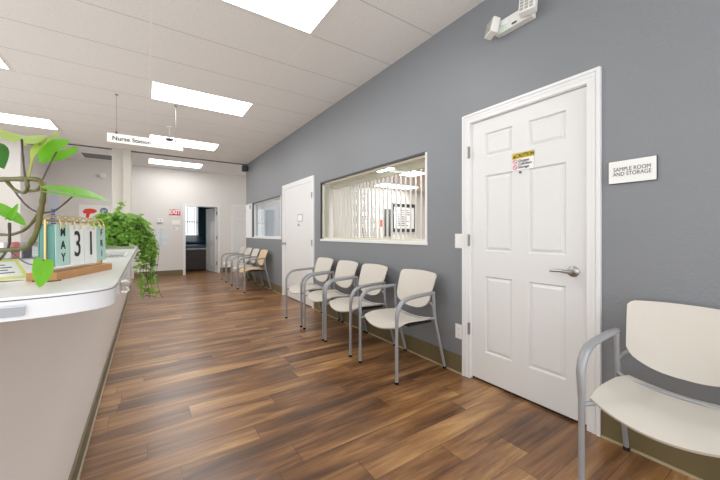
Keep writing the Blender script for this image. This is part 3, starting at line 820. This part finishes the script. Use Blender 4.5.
t = thing('plastic_holder', 'small clear plastic holder with red and dark contents behind the vine', 'holder', (-.375,1.66,CT), .5)
obj('cup', MB().box((-.06,-.04,0),(.06,.04,.004)).box((-.06,-.04,.004),(-.057,.04,.06)).box((.057,-.04,.004),(.06,.04,.06)).box((-.057,-.04,.004),(.057,-.037,.06)).box((-.057,.037,.004),(.057,.04,.06)), M_clear, t)
obj('red_content', MB().box((-.028,-.012,.004),(-.010,.012,.062)), mat('soft_red', rgb(206,96,96), .5), t, bevel=.004)
obj('dark_content', MB().box((.0,-.014,.004),(.022,.014,.045)), mat('dark_violet', rgb(58,54,70), .5), t, bevel=.004)
t = thing('paper_stack', 'stack of pale blue forms at the left edge of the counter', 'paper stack', (-.56,1.72,CT), .3)
obj('sheets', MB().box((-.10,-.13,0),(.10,.13,.022)), M_paper, t)
obj('top_form', MB().box((-.10,-.13,.0221),(.10,.13,.034)), mat('pale_aqua', rgb(158,206,208), .6), t)
t = thing('clear_jar', 'small clear jar standing behind the left end of the calendar', 'jar', (-.27,1.72,CT))
obj('jar_body', MB().lathe([(.03,0),(.034,.006),(.034,.06),(.026,.072),(.026,.082)], (0,0,0), 24), M_clear, t, smooth=True)
obj('lid', MB().lathe([(.029,.082),(.029,.096),(.026,.098)], (0,0,0), 24), M_white, t)
obj('cotton_fill', MB().lathe([(.026,.004),(.030,.015),(.030,.045),(.022,.056)], (0,0,0), 20), M_paper, t, smooth=True)
t = thing('glass_dish', 'shallow clear glass dish on the counter beyond the calendar', 'dish', (-.115,1.59,CT))
obj('dish_bowl', MB().lathe([(.040,0),(.052,.004),(.060,.014),(.057,.014),(.050,.006),(.038,.003)], (0,0,0), 28), M_clear, t, smooth=True)
obj('rim', MB().tube([(.0585*math.cos(a*PI/16),.0585*math.sin(a*PI/16),.014) for a in range(33)], .0013, 6), mat('grey_rim', rgb(196,200,202), .2), t)
t = thing('olive_tray', 'slim olive green tray on the counter in front of the trailing plant', 'tray', (-.16,2.42,CT))
obj('tray_floor', MB().box((-.095,-.06,0),(.10,.06,.004)), mat('olive_grey', rgb(140,146,120), .5), t)
obj('rim', MB().box((-.095,-.06,.004),(.10,-.056,.014)).box((-.095,.056,.004),(.10,.06,.014)).box((-.095,-.056,.004),(-.091,.056,.014)).box((.096,-.056,.004),(.10,.056,.014)), mat('olive_rim', rgb(128,134,108), .5), t)

# ------------------------------------------------------------------ plants
VINES = {
 'main': [ (-0.3564,1.0804,1.2562), (-0.2976,1.0050,1.2710), (-0.2465,0.9468,1.2707), (-0.2095,0.9100,1.2700), (-0.1800,0.8783,1.2677), (-0.1702,0.8717,1.2604), (-0.1651,0.8563,1.2433), (-0.1667,0.8573,1.2239), (-0.1699,0.8595,1.2026), (-0.1747,0.8627,1.1716), (-0.1852,0.8697,1.1426), (-0.1997,0.8914,1.1318), (-0.2244,0.9200,1.1288), (-0.2465,0.9468,1.1271), (-0.2932,1.0141,1.1324), (-0.3628,1.1088,1.1465) ],
 'second': [ (-0.3591,1.1063,1.1555), (-0.2802,0.9934,1.1558), (-0.2503,0.9614,1.1588), (-0.2279,0.9344,1.1588), (-0.2028,0.9056,1.1680), (-0.1833,0.8805,1.1864), (-0.1707,0.8600,1.2065) ],
 'loop': [ (-0.2355,0.9395,1.2677), (-0.2212,0.9299,1.2494), (-0.2028,0.9056,1.2430), (-0.1939,0.8876,1.2525), (-0.1956,0.8887,1.2663) ],
 'loop2': [ (-0.1978,0.9022,1.2460), (-0.1784,0.8772,1.2466), (-0.1702,0.8717,1.2584) ],
 'p1': [ (-0.2194,0.9648,1.3619), (-0.2112,0.9352,1.3229), (-0.2020,0.9050,1.2840), (-0.1979,0.8963,1.2552) ],
 'p2': [ (-0.1814,0.9153,1.3477), (-0.1908,0.9096,1.3144), (-0.1953,0.9006,1.2720), (-0.1978,0.9022,1.2500) ],
 'p3': [ (-0.1627,0.9509,1.3394), (-0.1663,0.9052,1.3002), (-0.1705,0.8719,1.2624) ],
 'p4': [ (-0.2330,0.9378,1.2646), (-0.2170,0.9271,1.2392), (-0.2011,0.9104,1.2185), (-0.1829,0.8922,1.2048), (-0.1683,0.8764,1.2023), (-0.1496,0.8579,1.2063), (-0.1315,0.8398,1.2205), (-0.1143,0.8223,1.2375) ],
 'p5': [ (-0.2200,0.8930,1.1813), (-0.2232,0.9072,1.1521), (-0.2286,0.9228,1.1340), (-0.2469,0.9591,1.1126), (-0.2720,1.0000,1.1005), (-0.3575,1.1293,1.1114) ],
 'p6': [ (-0.2271,0.9218,1.1270), (-0.1925,0.8505,1.1094), (-0.1644,0.7836,1.1066), (-0.1411,0.7320,1.1169) ],
}
LEAVES = {
 'l1': [ (-0.2126,0.9362,1.3570), (-0.2452,1.1023,1.4111) ],
 'l2': [ (-0.1678,0.9303,1.3587), (-0.1855,0.8458,1.3025) ],
 'l3': [ (-0.1630,0.9571,1.3418), (-0.1925,0.9468,1.3151) ],
 'l4': [ (-0.1143,0.8223,1.2375), (-0.0617,0.8353,1.2322) ],
 'l5': [ (-0.2560,0.9411,1.2160), (-0.1949,0.8762,1.1823) ],
 'curl': [ (-0.2223,0.8945,1.1891), (-0.2062,0.8837,1.2181) ],
 'l6': [ (-0.1411,0.7320,1.1153), (-0.1364,0.6927,1.0811) ],
 'l7': [ (-0.2675,0.9728,1.3333), (-0.2435,0.9568,1.2961) ],
}

HEART = [(-.30,.22),(-.34,.45),(-.27,.72),(-.10,.95),(.10,1.0),(.32,.90),(.54,.68),(.74,.42),(.90,.17),(1.0,.0)]
ROUND = [(-.20,.20),(-.28,.45),(-.22,.70),(-.05,.90),(.15,1.0),(.40,.98),(.62,.84),(.80,.58),(.93,.27),(1.0,.0)]
def leaf(mb, base, tip, normal, width, fold=.25, droop=.12, shape=HEART, sub=3, lobe=1.0):
    base, tip = Vector(base), Vector(tip)
    ax = tip-base; Ln = ax.length; ax.normalize()
    n = Vector(normal); n = (n-ax*n.dot(ax)).normalized(); side = ax.cross(n)
    def P(t, w):
        return base + ax*(t*Ln) + side*(w*width) + n*(fold*abs(w)*width - droop*Ln*max(t,0)**2 + droop*.3*Ln*t)
    for s in (-1,1):
        rows = []
        for t, w in shape:
            if t < 0: t *= lobe
            tm = max(t, 0)
            rows.append([mb.bm.verts.new(P(tm+(t-tm)*k/sub, s*w*k/sub)) for k in range(sub+1)])
        for A, B in zip(rows, rows[1:]):
            for k in range(sub):
                q = (A[k],A[k+1],B[k+1],B[k])
                try: mb.bm.faces.new(q if s > 0 else q[::-1])
                except ValueError: pass
    return mb
t = thing('vine_plant', 'leafy climbing houseplant with looping woody vines at the left edge of the counter', 'plant', (-.44,1.16,CT))
PO = Vector((-.44,1.16,CT))
def rel(pts): return [Vector(p)-PO for p in pts]
obj('pot', MB().lathe([(.055,0),(.060,.004),(.075,.115),(.078,.125),(.070,.125),(.066,.112)], (0,0,0), 28), M_pot, t, smooth=True)
obj('soil', MB().lathe([(.0655,.100),(.066,.108),(.01,.112)], (0,0,0), 24), M_soil, t)
def vine(name, key, r, m, pre=(), post=()):
    pts = smooth_path(list(pre)+VINES[key]+list(post))
    n = len(pts); rr = [r*(1+.10*math.sin(i*1.3)) for i in range(n)]
    obj(name, MB().tube(rel(pts), rr, 10), m, t, smooth=True)
s0 = (-.43,1.15,1.18)
vine('vine_stem', 'main', .0047, M_vine, pre=[s0,(-.41,1.13,1.23)], post=[(-.42,1.14,1.17)])
vine('vine_stem', 'second', .0029, M_vine, pre=[(-.435,1.165,1.17)])
vine('vine_stem', 'loop', .0033, M_vine); vine('vine_stem', 'loop2', .0030, M_vine)
vine('petiole', 'p1', .0018, M_stem); vine('petiole', 'p2', .0022, M_palestem); vine('petiole', 'p3', .0016, M_stem)
vine('petiole', 'p4', .0017, M_stem); vine('petiole', 'p5', .0024, M_stem, post=[(-.425,1.155,1.18)]); vine('petiole', 'p6', .0012, M_stem)
def lf(key, normal, width, m, **k):
    b, e = LEAVES[key]
    obj('leaf', leaf(MB(), *rel([b, e]), normal, width, **k), m, t, smooth=True)
lf('l1', (0,-.15,1), .036, M_leafpale, fold=.25, droop=.3)
lf('l2', (-.62,-.45,.55), .022, M_leafpale, fold=.4)
lf('l3', (.25,-.58,.75), .031, M_leaf, fold=.2, droop=.25, lobe=2.6)
lf('l4', (-.1,-.42,1), .036, M_leaf, fold=.12, lobe=2.6)
lf('l5', (-.1,-.45,1), .014, M_leaf, fold=.3, lobe=.3, shape=ROUND)
lf('curl', (.5,-.8,.3), .005, M_leaf, fold=.9, lobe=.2, shape=ROUND)
lf('l6', (.35,-.95,.1), .0130, M_leaf, fold=.15, droop=.2, lobe=.4, shape=ROUND)
lf('l7', (.3,-1,.2), .026, M_leafdark, fold=.2)
# dried leaf lying on the counter
t2 = thing('dried_leaf', 'narrow yellow brown dried leaf lying on the counter below the card holder', 'leaf', (-.222,.80,CT))
b = MB(); leaf(b, (-.085,.015,.004), (.055,-.002,.006), (0,0,1), .010, fold=.4, droop=-.03)
obj('leaf_blade', b, leaf_mat('dry_leaf', rgb(176,146,40), rgb(150,110,50)), t2)
obj('leaf_stalk', MB().tube([(.053,-.002,.006),(.075,.006,.003),(.088,.018,.003)], .0016, 6), M_vine, t2)

# trailing plant at the far end of the counter
t = thing('trailing_plant', 'bushy green trailing plant spilling over the far end of the counter', 'plant', (-.16,3.02,CT))
obj('pot', MB().lathe([(.05,0),(.054,.004),(.066,.075),(.068,.082),(.062,.082),(.058,.074)], (0,0,0), 24), M_pot, t, smooth=True)
obj('soil', MB().lathe([(.0575,.066),(.058,.072),(.01,.076)], (0,0,0), 20), M_soil, t)
rnd = random.Random(11)
stems = []
fol = MB()
def put_leaf(p, d, size):
    d = Vector(d).normalized()
    n = Vector((rnd.uniform(-.5,.5)+.25, rnd.uniform(-.9,.1)-.3, rnd.uniform(.1,1)))
    leaf(fol, p, Vector(p)+d*size, n, size*.42, fold=.2, droop=.2, sub=1)
def run(pts, dens, size, spread, r=.0016):
    path = smooth_path(pts, 8); stems.append(path)
    for p in path:
        for _ in range(dens):
            a = rnd.uniform(0,2*PI)
            d = Vector((math.cos(a), math.sin(a), rnd.uniform(-.5,.5)))
            put_leaf(p + d*rnd.uniform(.0,spread), d + Vector((0,0,-.25)), size*rnd.uniform(.7,1.25))
# crown
for k in range(44):
    a = 2*PI*k/44 + rnd.uniform(-.15,.15); R = rnd.uniform(.06,.19); hh = rnd.uniform(.12,.22)
    ex = math.cos(a)*R*1.0+.02; ey = math.sin(a)*R*.75
    run([(0,0,.09),(ex*.4,ey*.4,.10+hh*.5),(ex*.85,ey*.85,.06+hh*.75),(ex,ey,rnd.uniform(.015,.12))], 2, .030, .025)
for k in range(30):
    a = PI + PI*k/30 + rnd.uniform(-.1,.1); R = rnd.uniform(.08,.17)
    ex, ey = math.cos(a)*R, math.sin(a)*R*.8
    run([(0,0,.07),(ex*.5,ey*.5,.13),(ex,ey,.09),(ex*1.05,ey*1.05,rnd.uniform(.01,.05))], 2, .028, .02)
# tall sprout
run([(0,0,.1),(.0,.0,.20),(-.01,0,.28),(.015,.01,.33)], 1, .032, .012)
# cascade over the corridor side
for k in range(16):
    y0 = rnd.uniform(-.10,.10); x1 = rnd.uniform(.14,.215); zb = rnd.uniform(-.32,-.05)
    run([(.02,y0*.4,.10),(.09,y0,.19),(x1*.85,y0,.12),(x1,y0,-.02),(x1+rnd.uniform(-.04,.03),y0+rnd.uniform(-.04,.04),zb)], 2, .027, .03)
for k in range(5):
    y0 = rnd.uniform(-.08,.06); x1 = .15+.022*k
    run([(.03,y0*.4,.10),(.10,y0,.16),(x1,y0,.02),(x1-.01,y0,-.22),(x1-.02+.03*math.sin(k*2),y0-.02,-.36),(x1+.04*math.cos(k*3),y0,-.41)], 0, .03, .01)
    for q in range(6): put_leaf((x1-.01+rnd.uniform(-.03,.03), y0, -.40+rnd.uniform(0,.16)), (rnd.uniform(-1,1),0,-.5), .030)
obj('foliage', fol, M_leaffol, t, smooth=True)
sm = MB()
for s_ in stems: sm.tube(s_, .0016, 5)
obj('stem_tangle', sm, M_stem, t)

la = bpy.data.lights.new('fill_lamp', 'AREA'); la.shape = 'DISK'; la.size = 1.3; la.energy = 15; la.color = (1,.98,.95)  # added fill lamp, unseen behind the camera, brightens the counter base
lo = bpy.data.objects.new('fill_lamp', la); C.objects.link(lo); lo.location = (1.75,-1.4,2.0)
lo.rotation_euler = (Vector((-.3,2.2,.6))-lo.location).to_track_quat('-Z','Y').to_euler()
lb = bpy.data.lights.new('office_fill_lamp', 'AREA'); lb.shape = 'RECTANGLE'; lb.size = 1.2; lb.size_y = .6; lb.energy = 70  # unseen lamp added inside the office to brighten the blind slats
lp = bpy.data.objects.new('office_fill_lamp', lb); C.objects.link(lp); lp.location = (4.6,1.9,2.38)
lp.rotation_euler = (Vector((2.6,3.4,1.3))-lp.location).to_track_quat('-Z','Y').to_euler()
# ------------------------------------------------------------------ camera, world, colour
cam = bpy.data.cameras.new('camera'); co = bpy.data.objects.new('camera', cam); C.objects.link(co)
co.location = (0,0,1.16); co.rotation_euler = (PI/2,0,-math.atan(214/320))
cam.sensor_width = 36; cam.lens = 16; cam.shift_y = -6/720; cam.clip_start = .02
bpy.context.scene.camera = co
w = bpy.data.worlds.new('daylight'); bpy.context.scene.world = w; w.use_nodes = True
bg = w.node_tree.nodes['Background']; bg.inputs[0].default_value = (.93,.97,1.0,1); bg.inputs[1].default_value = 2.4
sc = bpy.context.scene
sc.view_settings.view_transform = 'Standard'; sc.view_settings.look = 'None'; sc.view_settings.exposure = 0; sc.view_settings.gamma = 1
sc.cycles.max_bounces = 10; sc.cycles.diffuse_bounces = 6; sc.cycles.transparent_max_bounces = 16
sc.cycles.use_denoising = True; sc.cycles.sample_clamp_indirect = 6
sc.cycles.caustics_reflective = False; sc.cycles.caustics_refractive = False
